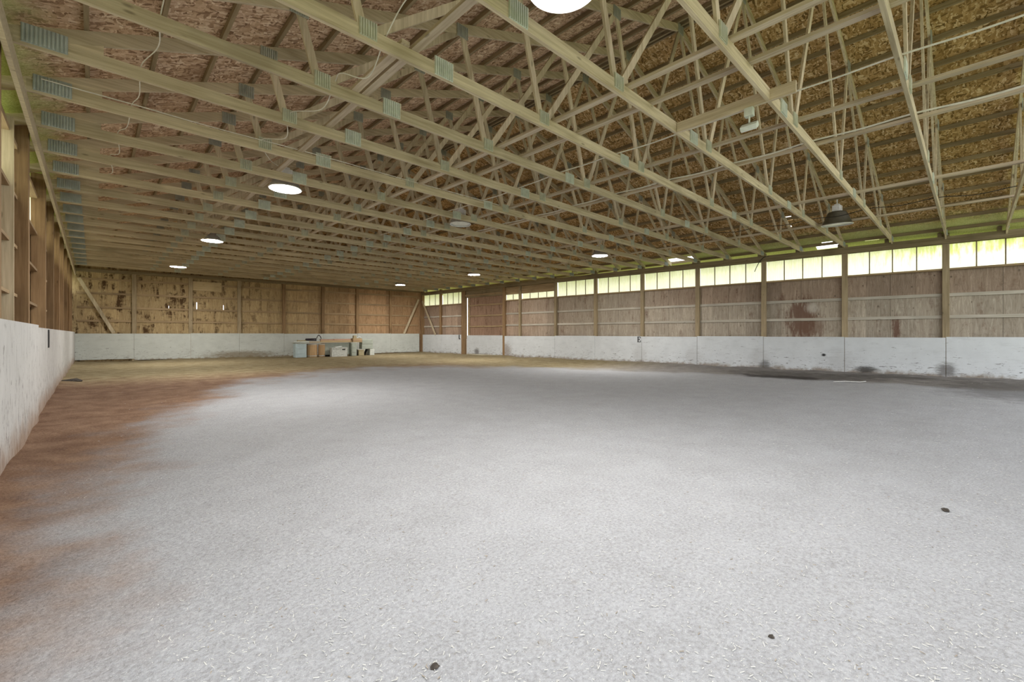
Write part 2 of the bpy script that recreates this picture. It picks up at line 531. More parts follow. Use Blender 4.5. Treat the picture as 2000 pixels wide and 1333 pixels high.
# ------------------------------------------------------------------ floor and outside
def build_floor():
    xs = [-.9 + i * (19.2 / 150) for i in range(151)]
    ys = [-4 + j * (32.0 / 220) for j in range(221)]
    v, f = [], []
    for y in ys:
        for x in xs:
            h = .022 * noise.noise((x * .5, y * .5, 3)) + .018 * noise.noise((x * 1.7, y * 1.7, 9)) + .012 * noise.noise((x * 4.3, y * 4.3, 1))
            dl, dr = max(0, x - LX), max(0, rx(y) - x)
            h += .07 * math.exp(-dl * 2.5) * (.6 + noise.noise((x, y * .9, 5)))
            h += .06 * math.exp(-dr * 1.6) * (.5 + noise.noise((x * .4, y * .8, 7)))
            by = 27.2 - .1014 * (x + .6)
            h += .05 * min(1, max(0, (x - 2.0) / 3)) * math.exp(-max(0, by - y) * 1.5) * (.4 + noise.noise((x * .8, y, 2)))
            d = math.hypot(x, y)
            h *= min(1, .35 + d / 6)
            v.append((x, y, h))
    n = len(xs)
    for j in range(len(ys) - 1):
        for i in range(n - 1):
            a = j * n + i
            f.append((a, a + 1, a + n + 1, a + n))
    me = bpy.data.meshes.new('floor'); me.from_pydata(v, [], f); me.update()
    for p in me.polygons: p.use_smooth = True
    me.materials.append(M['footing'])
    o = bpy.data.objects.new('floor', me); COL.objects.link(o)
    tag(o, kind='structure')
    return o
FLOOR = build_floor()
g = MB(); g.v = [(-70, -70, -.2), (90, -70, -.2), (90, 90, -.2), (-70, 90, -.2)]; g.f = [(0, 1, 2, 3)]
tg = NT('outdoor_grass'); ng = tg.noise(tg.coord(), 3, 5, .7)
M['grass'] = tg.surf(tg.ramp(ng, [(.3, (.17, .20, .07)), (.7, (.36, .42, .18))]), .95, spec=.1)
tag(g.build('ground_outside', M['grass']), kind='structure')

# ------------------------------------------------------------------ right wall
Z_WB, Z_WT, Z_BT = 3.15, 3.835, 4.03        # window bottom, window top = beam underside, beam top
KR = 1.149
RPX = [1850, 1647.5, 1488.75, 1359, 1250.75, 1159, 1080.5]
RU = [ln * (.529 + 2.3168 * i) for i in range(7)] + [r_u(1014), r_u(983.5)]
RU0 = RU[0] - 2.3168
U_D0, U_D1 = r_u(983.5), r_u(905)           # door opening
RUL = [U_D1, r_u(859)]
UEND = (Vector((BR.x - RX0, BR.y, 0))).length

M['ply_right'] = plywood('plywood_right', (.30, .25, .195), (.52, .46, .38), (.17, .105, .075), .75, .65,
                         spots=[(4.05, 1.75, .55, .95, (.15, .08, .055), .85), (3.75, 1.5, .5, .5, (.16, .09, .06), .6), (3.75, 2.12, .22, .22, (.62, .58, .52), .5), (1.6, 1.45, .12, .45, (.13, .06, .04), .8)],
                         pink=(11, 19, (.93, .74, .66)), upper=(.80, .70, .66))
sc_list = [(RU[i] + .12, .35, .45, .55, (.34, .33, .32), .3) for i in (1, 2, 3, 4)] + [(RU[2] - .05, .1, .25, .3, (.08, .075, .07), .7)]
sc_list += [(RU[1] - .55, .12, .4, .16, (.06, .055, .05), .9), (RU[1] + .55, .55, .09, .06, (.02, .02, .02), 1.0), (RU[0], .2, .3, .3, (.12, .11, .105), .8), (U_D0 - .2, .3, .5, .6, (.2, .14, .1), .6)]
M['paint_right'] = paint('white_paint_right', (.66, .69, .715), (.10, .095, .09), (.22, .17, .12), sc_list, .16)
M['paint_back'] = paint('white_paint_back', (.60, .63, .59), (.10, .085, .06), (.24, .18, .11), [(10.2, .15, 2.2, .3, (.20, .15, .08), .75)], .10)
M['paint_left'] = paint('white_paint_left', (.62, .62, .61), (.06, .05, .05), (.30, .19, .12), [], .42, False, .60)

wr = MB()
wr.box(RU0 - 1.2, U_D0 - .02, -.175, -.155, -.1, Z_WB - .02)
wr.box(U_D1 + .03, UEND + .15, -.175, -.155, -.1, Z_WB - .02)
WR = wr.build('wall_right', M['ply_right'], matrix=MR); tag(WR, kind='structure')
ubays = [(RU0 - 1.2, RU0)] + [(RU0, RU[0])] + [(RU[i], RU[i + 1]) for i in range(8)] + [(RUL[0], RUL[1]), (RUL[1], UEND)]
for (a, b) in ubays:
    for z in (2.37, 1.74):
        MB().box(a + .07, b - .07, -.155, -.115, z - .045, z + .045).build('girt', M['girt_pale'], WR)
    MB().box(a + .07, b - .07, -.155, -.06, Z_WB - .075, Z_WB - .02).build('sill', M['girt'], WR)
# kick boards, one per bay, standing inside the posts
kb = [RU0 - 1.2, RU0] + RU[:7] + [U_D0]
for i in range(len(kb) - 1):
    MB().box(kb[i] + .006, kb[i + 1] - .006, -.02, .0, -.12, KR + .012 * math.sin(i * 2.1)).build('kick_board', M['paint_right'], WR)
for (a, b) in ((U_D1 + .02, (U_D1 + UEND) / 2), ((U_D1 + UEND) / 2, UEND)):
    MB().box(a + .006, b - .006, -.02, .0, -.12, KR + .06).build('kick_board', M['paint_right'], WR)
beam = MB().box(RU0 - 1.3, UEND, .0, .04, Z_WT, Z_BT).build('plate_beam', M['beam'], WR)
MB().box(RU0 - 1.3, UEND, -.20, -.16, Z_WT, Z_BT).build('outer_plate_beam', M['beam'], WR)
# boarded upper strip of the two bays right of the door
for a, b in ((RU[7] + .07, U_D0 - .07), (RU[6] + .07, RU[7] - .07)):
    MB().box(a, b, -.155, -.135, 3.42, Z_WT).build('upper_board', M['girt'], WR)
    MB().box(a, b, -.135, -.10, 3.60, 3.68).build('girt', M['girt'], WR)

def window(n, a, b, zb, zt):
    """corrugated translucent sheets between two posts"""
    w = empty('window_%d' % n, matrix=MR @ Matrix.Translation(((a + b) / 2, -.17, 0)))
    tag(w, kind='structure')
    k = max(2, round((b - a) / .58))
    inv = Matrix.Translation((-(a + b) / 2, .17, 0))
    for j in range(k):
        s0, s1 = a + (b - a) * j / k, a + (b - a) * (j + 1) / k
        m = MB(); N = max(6, int((s1 - s0) / .017)); m.smooth = True
        for q in range(N + 1):
            uu = s0 + (s1 - s0) * q / N
            yy = -.185 + .009 * math.sin(uu / .07 * 2 * math.pi)
            m.v += [(uu, yy, zb - .03), (uu, yy, zt + .03)]
        for q in range(N):
            m.f.append((2 * q, 2 * q + 2, 2 * q + 3, 2 * q + 1))
        o = m.build('pane', M['fiber'], w); o.matrix_basis = inv
        if j:
            o = MB().box(s0 - .014, s0 + .014, -.178, -.15, zb - .02, zt).build('mullion', M['beam'], w); o.matrix_basis = inv
    return w
wins = [(RU0 - 1.2, RU0 - .07), (RU0 + .07, RU[0] - .07)] + [(RU[i] + .07, RU[i + 1] - .07) for i in range(6)]
wn = 1
for a, b in wins:
    window(wn, a, b, Z_WB, Z_WT); wn += 1
window(wn, RU[6] + .07, RU[7] - .07, Z_WB, 3.42); wn += 1
window(wn, RU[7] + .07, U_D0 - .07, Z_WB, 3.42); wn += 1
window(wn, RUL[0] + .09, RUL[1] - .07, Z_WB, Z_WT); wn += 1
window(wn, RUL[1] + .07, UEND - .07, Z_WB, Z_WT); wn += 1

def post(name, mat, mx, u, w, d0, d1, z0, z1, label, group):
    e = MB().box(-w / 2, w / 2, d0, d1, z0, z1).build(name, mat, matrix=mx @ Matrix.Translation((u, 0, 0)), bevel=.006)
    return tag(e, label, 'post', group)
GR = 'wall posts along the right side'
plabels = ['square wooden post on the right wall, nearest one fully seen at the right edge',
           'square wooden post on the right wall just right of the rust stained plywood',
           'square wooden post on the right wall with a black cable over its top',
           'square wooden post on the right wall, next one right of the letter E',
           'square wooden post standing directly above the black letter E',
           'square wooden post on the right wall, next one left of the letter E',
           'square wooden post between the tall windows and the half boarded windows',
           'square wooden post between the two half boarded windows right of the door']
for i in range(8):
    post('wall_post', M['post_grey'], MR, RU[i], .15 if i < 6 else .13, -.155, -.021, -.1, 4.12, plabels[i], GR)
post('door_post', M['post'], MR, U_D0, .16, -.155, .005, -.1, Z_WT, 'wooden post at the right jamb of the sliding door', GR)
post('door_post', M['post'], MR, U_D1, .34, -.155, .02, -.1, Z_WT + .05, 'dark thick wooden post at the left jamb of the door beside the daylight slit', GR)
post('wall_post', M['post'], MR, RUL[1], .16, -.155, -.021, -.1, 4.12, 'brown wooden post between the two windows left of the door', GR)
post('corner_post', M['post'], MR, UEND - .05, .18, -.155, .02, -.1, 4.12, 'brown wooden corner post where the back and right walls meet', GR)

# sliding door
D = empty('door_1', matrix=MR @ Matrix.Translation(((U_D0 + U_D1) / 2, 0, 0))); tag(D, kind='structure')
dm = (U_D0 + U_D1) / 2; da, db = U_D0 + .06 - dm, U_D1 - .285 - dm
M['ply_door'] = plywood('plywood_door', (.25, .155, .105), (.42, .28, .20), (.12, .06, .04), .8, .4)
MB().box(da, db, -.16, -.14, KR, 3.45).build('door_panel', M['ply_door'], D)
MB().box(da, db, -.135, -.03, .06, KR + .02).build('kick_panel', M['paint_right'], D)
for z in (1.70, 2.32, 2.95): MB().box(da, db, -.14, -.10, z - .04, z + .04).build('door_rail', M['girt'], D)
MB().box(db - .16, db, -.14, -.10, KR, 3.45).build('door_stile', M['girt'], D)
MB().box(da, da + .12, -.14, -.10, KR, 3.45).build('door_stile', M['girt'], D)
MB().box(da - .05, U_D1 - dm, -.10, -.05, 3.42, Z_WT).build('door_header', M['beam'], D)
MB().box(da - .05, U_D1 - dm, -.05, .0, 3.50, 3.60).build('door_track', M['girt'], D)
pp = MB().tube([(U_D1 - .215, -.10, .02), (U_D1 - .215, -.10, .95)], .026, 12).build('door_pipe', M['pipe'], matrix=MR)
tag(pp, 'short white upright pipe on the floor against the dark door post', 'pipe')
lt = MB().box(-.03, .03, .002, .02, -.26, 0).box(-.09, -.02, .002, .03, -.27, -.22).build('door_latch', M['black'], matrix=MR @ Matrix.Translation((r_u(897), 0, 1.2)))
tag(lt, 'small black metal latch on the white board left of the door', 'latch')

# the letter E on the kick boards: serif capital, 0.24 m tall
e = MB()
def q(x0, x1, z0, z1): e.box(x0, x1, .002, .010, z0, z1)
# local x runs away from the camera (to the left in the view), so the letter is drawn with x mirrored
q(.026, .066, 0, .235); q(.012, .082, 0, .018); q(.012, .082, .217, .235)
q(-.075, .05, 0, .024); q(-.065, .05, .211, .235); q(-.025, .05, .106, .130)
q(-.080, -.056, 0, .075); q(-.070, -.048, .165, .235); q(-.032, -.014, .082, .154)
le = e.build('letter_sign', M['black'], matrix=MR @ Matrix.Translation((r_u(1248.2), 0, .895)))
tag(le, 'black serif capital letter E painted on the white kick board of the right wall', 'letter')

# ------------------------------------------------------------------ back wall
KB = 1.272
BU = [b_u(p) for p in (763.7, 698.7, 631.7, 555, 467.5, 372.5, 262)]
M['ply_back'] = plywood('plywood_back', (.36, .25, .125), (.56, .44, .25), (.085, .048, .022), 1.35, .5, pink=(9.5, 2.5, (.88, .70, .72)), sthr=(.45, .60), sgrad=(7.0, 13.5))
BTOP = 7.6
bw = MB()
slits = [(b_u(p) - (.018, .013, .009)[k], b_u(p) + (.018, .013, .009)[k], 2.50, (2.84, 2.74, 2.62)[k]) for k, p in enumerate((384.5, 437, 329.5))]
us = sorted(set([-.3, BLEN + .3] + [c for h in slits for c in h[:2]]))
zs = sorted(set([-.1, 4.25] + [c for h in slits for c in h[2:]]))
for z in zs:
    for u in us: bw.v.append((u, -.165, z))
for jj in range(len(zs) - 1):
    for ii in range(len(us) - 1):
        cu, cz = (us[ii] + us[ii + 1]) / 2, (zs[jj] + zs[jj + 1]) / 2
        if any(h[0] < cu < h[1] and h[2] < cz < h[3] for h in slits): continue
        a = jj * len(us) + ii
        bw.f.append((a, a + 1, a + 1 + len(us), a + len(us)))
n0 = len(bw.v)
bw.v += [(-.3, -.165, 4.25), (BLEN + .3, -.165, 4.25), (BLEN - 9.0, -.165, BTOP), (-.3, -.165, 4.75)]
bw.f.append((n0, n0 + 1, n0 + 2, n0 + 3))
WB = bw.build('wall_back', M['ply_back'], matrix=MB_); tag(WB, kind='structure')
sm = WB.modifiers.new('thick', 'SOLIDIFY'); sm.thickness = .02; sm.offset = 0
bb = [0.05] + BU + [BLEN]
for i in range(8):
    for z in (1.84, 2.45, 3.09, 3.73):
        MB().box(bb[i] + .07, bb[i + 1] - .07, -.155, -.115, z - .045, z + .045).build('girt', M['girt'], WB)
    z0 = .05 if i in (0, 1, 7) else -.1
    z0 = {0: .06, 1: .05, 2: .02, 3: -.1, 4: -.1, 5: .02, 6: .03, 7: .09}[i]
    MB().box(bb[i] + .004, bb[i + 1] - .004, -.02, 0, z0, KB + .01 * math.sin(i * 1.7)).build('kick_board', M['paint_back'], WB)
MB().box(0, BLEN, -.155, -.02, 4.03, 4.17).build('gable_plate', M['beam'], WB)
GB = 'wall posts along the back wall'
bl = ['brown wooden post on the back wall, first one left of the right corner brace',
      'dark brown wooden post on the back wall behind the right end of the block pile',
      'brown wooden post on the back wall rising behind the middle of the block pile',
      'brown wooden post on the back wall just left of the block pile',
      'brown wooden post on the back wall, second one left of the block pile',
      'tan wooden post on the back wall left of the pale patch board',
      'tan wooden post on the back wall beside the left corner brace']
for i, u in enumerate(BU):
    post('wall_post', M['post_grey'] if i > 3 else M['post'], MB_, u, .16, -.155, -.021, -.1, 4.1, bl[i], GB)
pb = MB().box(-.62, .62, .0, .03, 0, .46).build('patch_board', M['patch'], matrix=MB_ @ Matrix.Translation((b_u(404.5), -.114, 3.42)))
tag(pb, 'pale rectangular plywood board fixed high on the back wall', 'board')
for k, (mx, ua, za, ub, zb, lab) in enumerate([
        (MB_, BLEN - .15, 3.72, b_u(222), 1.30, 'slanting wooden brace at the left end of the back wall'),
        (MB_, .12, 3.55, b_u(789), 1.28, 'slanting wooden brace at the right end of the back wall'),
        (MR, UEND - .12, 3.45, r_u(851), 1.20, 'slanting wooden brace on the right wall crossing below the farthest window')]):
    o = MB().bar((ua, .015, za), (ub, .015, zb), .035, .13, (0, 0, 1)).build('corner_brace', M['lum_z'], matrix=mx)
    tag(o, lab, 'brace', 'corner braces')

# ------------------------------------------------------------------ left wall
KL = 1.338
LY = [6.2, 8.73, 11.6, 13.85, 16.1, 18.3, 20.6, 22.9, 25.2]
M['ply_left'] = plywood('plywood_left', (.22, .14, .075), (.42, .29, .165), (.08, .045, .025), .8, .5)
wl = MB().box(-27.3, -2.0, -.245, -.225, -.1, 3.10)
WL = wl.build('wall_left', M['ply_left'], matrix=ML); tag(WL, kind='structure')
lb = [3.4] + LY + [27.2]
for i in range(len(lb) - 1):
    a, b = -lb[i + 1] + .1, -lb[i] - .1
    for z in (1.74, 2.37, 3.02):
        MB().box(a, b, -.225, -.135, z - .02, z + .02).build('girt', M['girt'], WL)
    MB().box(a, b, -.225, -.135, 3.66, 3.72).build('window_rail', M['girt'], WL)
for i, (a, b) in enumerate([(2.0, 4.6), (4.6, 9.05), (9.05, 13.7), (13.7, 18.3), (18.3, 22.9), (22.9, 27.2)]):
    off = .03 if i < 2 else 0
    MB().box(-b + .004, -a - .004, -.035 + off, 0 + off, -.12, KL + (.03 if i < 2 else 0)).build('kick_board', M['paint_left'], WL)
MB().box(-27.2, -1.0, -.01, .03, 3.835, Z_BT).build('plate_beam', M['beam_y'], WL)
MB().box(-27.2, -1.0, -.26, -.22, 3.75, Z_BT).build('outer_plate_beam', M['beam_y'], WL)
ll = ['wide brown wooden post on the left wall cut by the left edge of the photo',
      'wide brown wooden post on the left wall with bright window light on both sides',
      'wide brown wooden post on the left wall above the black letter board',
      'brown wooden post on the left wall, next one behind the black letter board',
      'brown wooden post on the left wall, fifth one from the back corner',
      'brown wooden post on the left wall, fourth one from the back corner',
      'brown wooden post on the left wall, third one from the back corner',
      'brown wooden post on the left wall, second one from the back corner',
      'brown wooden post on the left wall, first one from the back corner']
for y, lab in zip(LY, ll):
    post('wall_post', M['post'], ML, -y, .14, -.22, -.037 if y > 9 else -.037, -.1, 4.12, lab, 'wall posts along the left side')
st = MB().box(-.02, .02, -.22, -.10, 1.2, 3.83).build('window_stud', M['lum_z'], matrix=ML @ Matrix.Translation((-7.9, 0, 0)))
tag(st, 'narrow pale wooden stud beside the first wide post on the left wall', 'stud')
for i in range(len(lb) - 1):
    a, b = lb[i] + .08, lb[i + 1] - .08
    w = empty('window_%d' % wn, (LX - .235, (a + b) / 2, 0)); tag(w, kind='structure'); wn += 1
    m = MB(); N = int((b - a) / .02); m.smooth = True
    for qn in range(N + 1):
        yy = a + (b - a) * qn / N
        xx = LX - .235 + .009 * math.sin(yy / .07 * 2 * math.pi)
        m.v += [(xx, yy, 3.08), (xx, yy, 3.78)]
    for qn in range(N): m.f.append((2 * qn, 2 * qn + 2, 2 * qn + 3, 2 * qn + 1))
    m.build('pane', M['fiber'], w, world=True)
lp = MB().box(-.1, .1, .0, .012, -.32, 0).build('letter_board', M['black'], matrix=ML @ Matrix.Translation((-11.45, .0, KL - .02)))
tag(lp, 'narrow black letter board hanging on the white kick boards of the left wall', 'sign')

# ------------------------------------------------------------------ roof
def roof(side):
    pts = []
    holes = [(17.4, 17.5, 3.15, 3.45), (17.5, 17.85, 3.0, 3.65), (17.52, 17.65, 2.0, 2.35), (15.62, 15.85, 3.88, 4.05), (17.2, 17.6, 7.7, 8.7), (16.15, 16.24, 4.0, 4.1)]
    x0, x1 = ((-1.1, APX) if side < 0 else (APX, 18.1))
    y0, y1 = -3.2, 27.9
    xs = sorted(set([x0 + (x1 - x0) * i / 24 for i in range(25)] + ([c for h in holes for c in h[:2]] if side > 0 else [])))
    ys = sorted(set([y0 + (y1 - y0) * j / 30 for j in range(31)] + ([c for h in holes for c in h[2:]] if side > 0 else [])))
    m = MB(); n = len(xs)
    for y in ys:
        for x in xs:
            m.v.append((x, y, topz(x) + .168))
    for j in range(len(ys) - 1):
        for i in range(n - 1):
            cx, cy = (xs[i] + xs[i + 1]) / 2, (ys[j] + ys[j + 1]) / 2
            if side > 0 and any(h[0] < cx < h[1] and h[2] < cy < h[3] for h in holes): continue
            a = j * n + i
            m.f.append((a, a + 1, a + n + 1, a + n))
    o = m.build('sheathing', M['osb_left'] if side < 0 else M['osb_right'], CEIL)
    s = o.modifiers.new('thick', 'SOLIDIFY'); s.thickness = .02; s.offset = 1
    for i in range(16):
        x = (APX - .12 - i * .595) if side < 0 else (APX + .12 + i * .595)
        if x < -1.05 or x > 18.0: continue
        MB().box(x - .02, x + .02, y0, y1, topz(x) + .078, topz(x) + .166).build('purlin', M['lum_y_dark'], CEIL)
M['lum_y_dark'] = wood('purlin_wood', (.21, .155, .085), (.38, .30, .185), 'y')
CEIL = empty('ceiling'); tag(CEIL, kind='structure')
roof(-1); roof(1)
MB().box(APX - .02, APX + .02, -3.2, 27.9, APZ + .02, APZ + .16).build('ridge_board', M['lum_y_dark'], CEIL)

# ------------------------------------------------------------------ trusses
VJ = [1.9, 4.4, 6.9, 9.9, 12.4, 14.9]
TJ = [1.65, 3.9, 6.15, 8.4, 10.65, 12.9, 15.15]

def ribbed(m, x0, x1, z0, z1, y, step=.024):
    """stamped nail plate with vertical ribs, on the camera side of a member"""
    m.box(x0, x1, y - .004, y, z0, z1)
    step = max(step, (x1 - x0) / 11)
    n = max(2, int((x1 - x0) / step))
    for i in range(n):
        c = x0 + (x1 - x0) * (i + .5) / n
        m.box(c - step * .25, c + step * .25, y - .016, y - .003, z0 + .006, z1 - .006)

def truss(i, y):
    k = i - 1
    xr = rx(y) - .03
    xl = -.555
    n_back = len(TRY) - 1 - i
    lab = 'wooden roof truss overhead, %s one counting from the back wall' % ORD[n_back]
    if i == 0: lab = 'wooden roof truss seen only at the right edge of the photo, nearest of all'
    t = empty('roof_truss', (xl, y, Z_CH)); tag(t, lab, 'truss', 'roof trusses across the arena')
    P = lambda m, nm, mt: m.build(nm, mt, t, world=True)
    BC = MB().box(xl, xr, y - .02, y + .02, Z_CH, Z_CH + CH_H).build('bottom_chord', M['lum_x'], t, world=True)
    S = lambda m, nm, mt, par: m.build(nm, mt, par)
    zl, zr = topz(xl), topz(xr)
    TL = MB().bar((xl - .3, y, topz(xl - .3)), (APX, y, APZ), .036, .14).build('top_chord', M['lum_x'], t, world=True)
    TRC = MB().bar((APX, y, APZ), (xr + .3, y, topz(xr + .3)), .036, .14).build('top_chord', M['lum_x'], t, world=True)
    P(MB().prism([(xl, Z_CH + CH_H), (.08, Z_CH + CH_H), (.08, topz(.08) - .072), (xl + .1, Z_CH + CH_H + .005)], y - .017, y + .017), 'heel_wedge', M['lum_x'])
    if zr - .075 > Z_CH + CH_H + .02:
        P(MB().box(xr - .12, xr - .0, y - .017, y + .017, Z_CH + CH_H, zr), 'heel_post', M['lum_z'])
    for a, v in enumerate(VJ):
        for tj in (TJ[a], TJ[a + 1]):
            if tj > xr - .2: continue
            dx = .05 if tj > v else -.05
            P(MB().bar((v + dx, y, Z_CH + CH_H - .03), (tj, y, topz(tj) - .02), .032, .088, (1, 0, .01)), 'web', M['lum_z'])
    yp = y - .0215
    m = MB(); ribbed(m, xl + .05, xl + .37, Z_CH + .025, Z_CH + .21, yp); S(m, 'heel_plate', M['plate_dull'], BC)
    m = MB(); ribbed(m, xr - .32, xr - .03, Z_CH + .012, Z_CH + .15, yp); S(m, 'heel_plate', M['plate_dull'], BC)
    for sx, tall in ((2.76, .075), (6.36, .05), (11.2, .04)):
        m = MB(); m.box(sx - .02, sx + .15, y - .018, y + .018, Z_CH + CH_H, Z_CH + CH_H + tall); S(m, 'splice_block', M['lum_x'], BC)
        m = MB(); ribbed(m, sx - .11, sx + .13, Z_CH + .004, Z_CH + CH_H + tall - .01, yp); S(m, 'splice_plate', M['plate'], BC)
    for v in VJ:
        if v < xr - .2:
            m = MB(); ribbed(m, v - .09, v + .09, Z_CH + .04, Z_CH + CH_H + .07, yp); S(m, 'gusset_plate', M['plate_thin'], BC)
    for tj in TJ:
        if tj < xr - .25:
            m = MB(); ribbed(m, tj - .10, tj + .10, topz(tj) - .13, topz(tj) + .05, yp); S(m, 'gusset_plate', M['plate_mid'], TL if tj < 8.5 else TRC)
    return t
for i, y in enumerate(TRY): truss(i, y)

# blocks on the right plate beam beside every truss end
for i, y in enumerate(TRY):
    if i > 13: break
    o = MB().box(-.02, .14, -.045, .045, 0, .12).build('heel_block', M['beam'], matrix=Matrix.Translation((rx(y + .12) - .01, y + .13, Z_BT)))
    tag(o, 'dark wooden block on the right beam against the %s truss from the back' % ORD[len(TRY) - 1 - i] if i else 'dark wooden block on the plate beam at the right edge of the photo', 'block', 'blocks beside the truss ends')

# long braces running over the bottom chords
zb = Z_CH + CH_H
def long_brace(x, lab, y0=-2.5, y1=25.1, w=.088, h=.038, dz=0):
    o = MB().box(x - w / 2, x + w / 2, y0, y1, zb + .001 + dz, zb + h + dz).build('lateral_brace', M['lum_y'])
    tag(o, lab, 'brace', 'long braces over the bottom chords')
long_brace(2.41, 'long brown board lying over the truss chords beside the left row of lamps')
long_brace(4.62, 'long board over the truss chords passing the second web joints from the left')
long_brace(5.15, 'pale long board over the truss chords left of the small floodlight', y1=24)
long_brace(7.03, 'long board over the truss chords right of the small floodlight')
long_brace(8.12, 'pale long board over the chords just below the lower white cable')
long_brace(11.5, 'long board over the chords above the unlit bell lamp', h=.05)
long_brace(14.2, 'long board over the chords nearest the right wall', y1=23)
o = MB().box(2.24, 2.33, 3.95, 5.2, zb + .001, zb + .04).build('scrap_board', M['lum_y'])
tag(o, 'short board lying on the chords beside the left long brace', 'board')
o = MB().box(5.83, 5.87, 1.40, 2.82, Z_CH - .005, Z_CH + .13).build('floodlight_board', M['lum_y'])
tag(o, 'short board on edge between two chords carrying the small floodlight', 'board')

# ------------------------------------------------------------------ lamps
def lamp(x, y, z, lit, label, dia=.56, kind='dome', tilt=(0, 0)):
    e = empty('high_bay_lamp', matrix=Matrix.Translation((x, y, z)) @ Matrix.Rotation(tilt[0], 4, 'X') @ Matrix.Rotation(tilt[1], 4, 'Y'))
    tag(e, label, 'lamp', 'high bay lamps under the roof')
    R = dia / 2
    if kind == 'bell':
        prof = [(R, 0), (R * .975, .018), (R * .80, .15), (R * .64, .28), (R * .58, .315), (R * .50, .33), (R * .1, .335)]
    else:
        prof = [(R, 0), (R * .985, .025), (R * .86, .10), (R * .66, .175), (R * .44, .215), (R * .12, .22)]
    m = MB(); m.lathe(prof, 48); top = prof[-1][1]
    m.build('reflector', M['refl_out'] if kind == 'bell' else M['refl_out_l'], e)
    m = MB(); m.lathe([(r - .006 if r > .05 else r, zz - .006) for r, zz in prof][1:], 48); m.build('reflector_lining', M['refl_in'], e)
    m = MB(); m.lathe([(R + .004, -.012), (R + .012, 0), (R + .004, .012), (R - .012, .006), (R - .012, -.008), (R + .004, -.012)], 48); m.build('rim', M['white_box'], e)
    m = MB(); m.lathe([(R - .016, .012), (R * .7, -.002 if lit else .004), (R * .3, -.012 if lit else 0), (.001, -.014 if lit else -.002)], 40)
    m.build('lens', M['lens_on'] if lit else M['glass_off'], e)
    bx = .145 if kind == 'bell' else .12
    MB().box(-bx, bx, -.09, .09, top - .005, top + .15).build('ballast_box', M['white_box'], e, bevel=.02)
    MB().box(-.07, .07, -.05, .05, top + .15, top + .185).box(-.012, .012, -.012, .012, top + .18, top + .30).build('hanger', M['white_box'], e)
ZL = 4.045
lamp(2.74, 2.28, ZL, True, 'lit high bay lamp cut by the top edge of the photo, largest and brightest')
lamp(2.68, 9.15, ZL, True, 'lit high bay lamp with glowing oval lens, largest of three in the left row')
lamp(2.58, 15.75, ZL, True, 'lit high bay lamp, middle one of the three in the left row')
lamp(2.55, 22.8, ZL, True, 'lit high bay lamp low in the left row just above the back wall')
lamp(6.78, 9.02, ZL, False, 'unlit high bay lamp with pale round lens near the middle of the ceiling', .52)
lamp(13.8, 2.40, ZL, False, 'unlit bell shaped lamp with bronze shade hanging on the right side', .66, 'bell', (.02, -.09))
lamp(13.1, 9.19, ZL, True, 'lit high bay lamp above the right wall windows, with white ballast box visible')
lamp(12.98, 16.2, ZL, True, 'lit high bay lamp above the door, second smallest on the right side')
lamp(12.65, 22.5, ZL, True, 'lit high bay lamp near the far right corner, smallest on the right side')

fl = empty('floodlight', (5.85, 1.90, Z_CH - .005)); tag(fl, 'small white floodlight hanging from a short board under the roof', 'floodlight')
MB().box(-.04, .04, -.05, .05, -.105, 0).build('junction_box', M['plate'], fl, bevel=.006)
MB().tube([(0, 0, -.10), (0, 0, -.18)], .011, 10).build('stem', M['plate'], fl)
m = MB(); R0 = Matrix.Rotation(math.radians(-38), 4, 'Y')
m.box(-.05, .05, -.095, .095, -.03, .03)
o = m.build('housing', M['plate'], fl, bevel=.008); o.matrix_basis = Matrix.Translation((0, 0, -.225)) @ R0
m = MB(); m.box(-.056, -.0505, -.085, .085, -.026, .026)
m.v = [(x, yy, zz) for x, yy, zz in m.v]
o = MB().box(-.045, .045, -.088, .088, -.036, -.0305).build('glass', M['white_box'], fl); o.matrix_basis = Matrix.Translation((0, 0, -.225)) @ R0

# ------------------------------------------------------------------ cables
def cable(name, pts, r, mat, lab):
    P = []
    V = [Vector(p) for p in pts]
    for i in range(len(V) - 1):
        p0, p1, p2, p3 = V[max(i - 1, 0)], V[i], V[i + 1], V[min(i + 2, len(V) - 1)]
        for k in range(8):
            s = k / 8
            P.append(.5 * ((2 * p1) + (p2 - p0) * s + (2 * p0 - 5 * p1 + 4 * p2 - p3) * s * s + (3 * p1 - p0 - 3 * p2 + p3) * s ** 3))
    P.append(V[-1])
    tag(MB().tube(P, r, 6).build(name, mat), lab, 'cable')
zt = zb + .012
def run(x, y0, y1, sag, jit=.03, step=1.1584):
    pts = []; y = y0; k = 0
    while y <= y1:
        pts.append((x + jit * math.sin(k * 1.9), y, zt)); pts.append((x + jit * math.sin(k * 1.9 + .8), y + step / 2, zt - sag)); y += step; k += 1
    return pts
cable('power_cable', run(6.17, -1.79, 14, .012), .010, M['cable_w'], 'upper white cable running straight under the right roof slope')
cable('power_cable', run(7.93, -1.79, 20, .02), .012, M['cable_w'], 'lower white cable running just above a pale long board')
cable('power_cable', run(13.2, -1.79, 7, .05, .08), .008, M['cable_b'], 'thin black cable drooping near the unlit bell lamp')
cable('power_cable', [(LX + .15, 7.4, zt), (.4, 7.44, zt + .01), (1.3, 7.45, zt), (2.6, 7.44, zt + .01), (4.3, 7.45, zt), (5.6, 7.44, zt + .0), (6.7, 7.45, zt)], .007, M['cable_w'], 'white cable lying along a truss chord from the left wall')
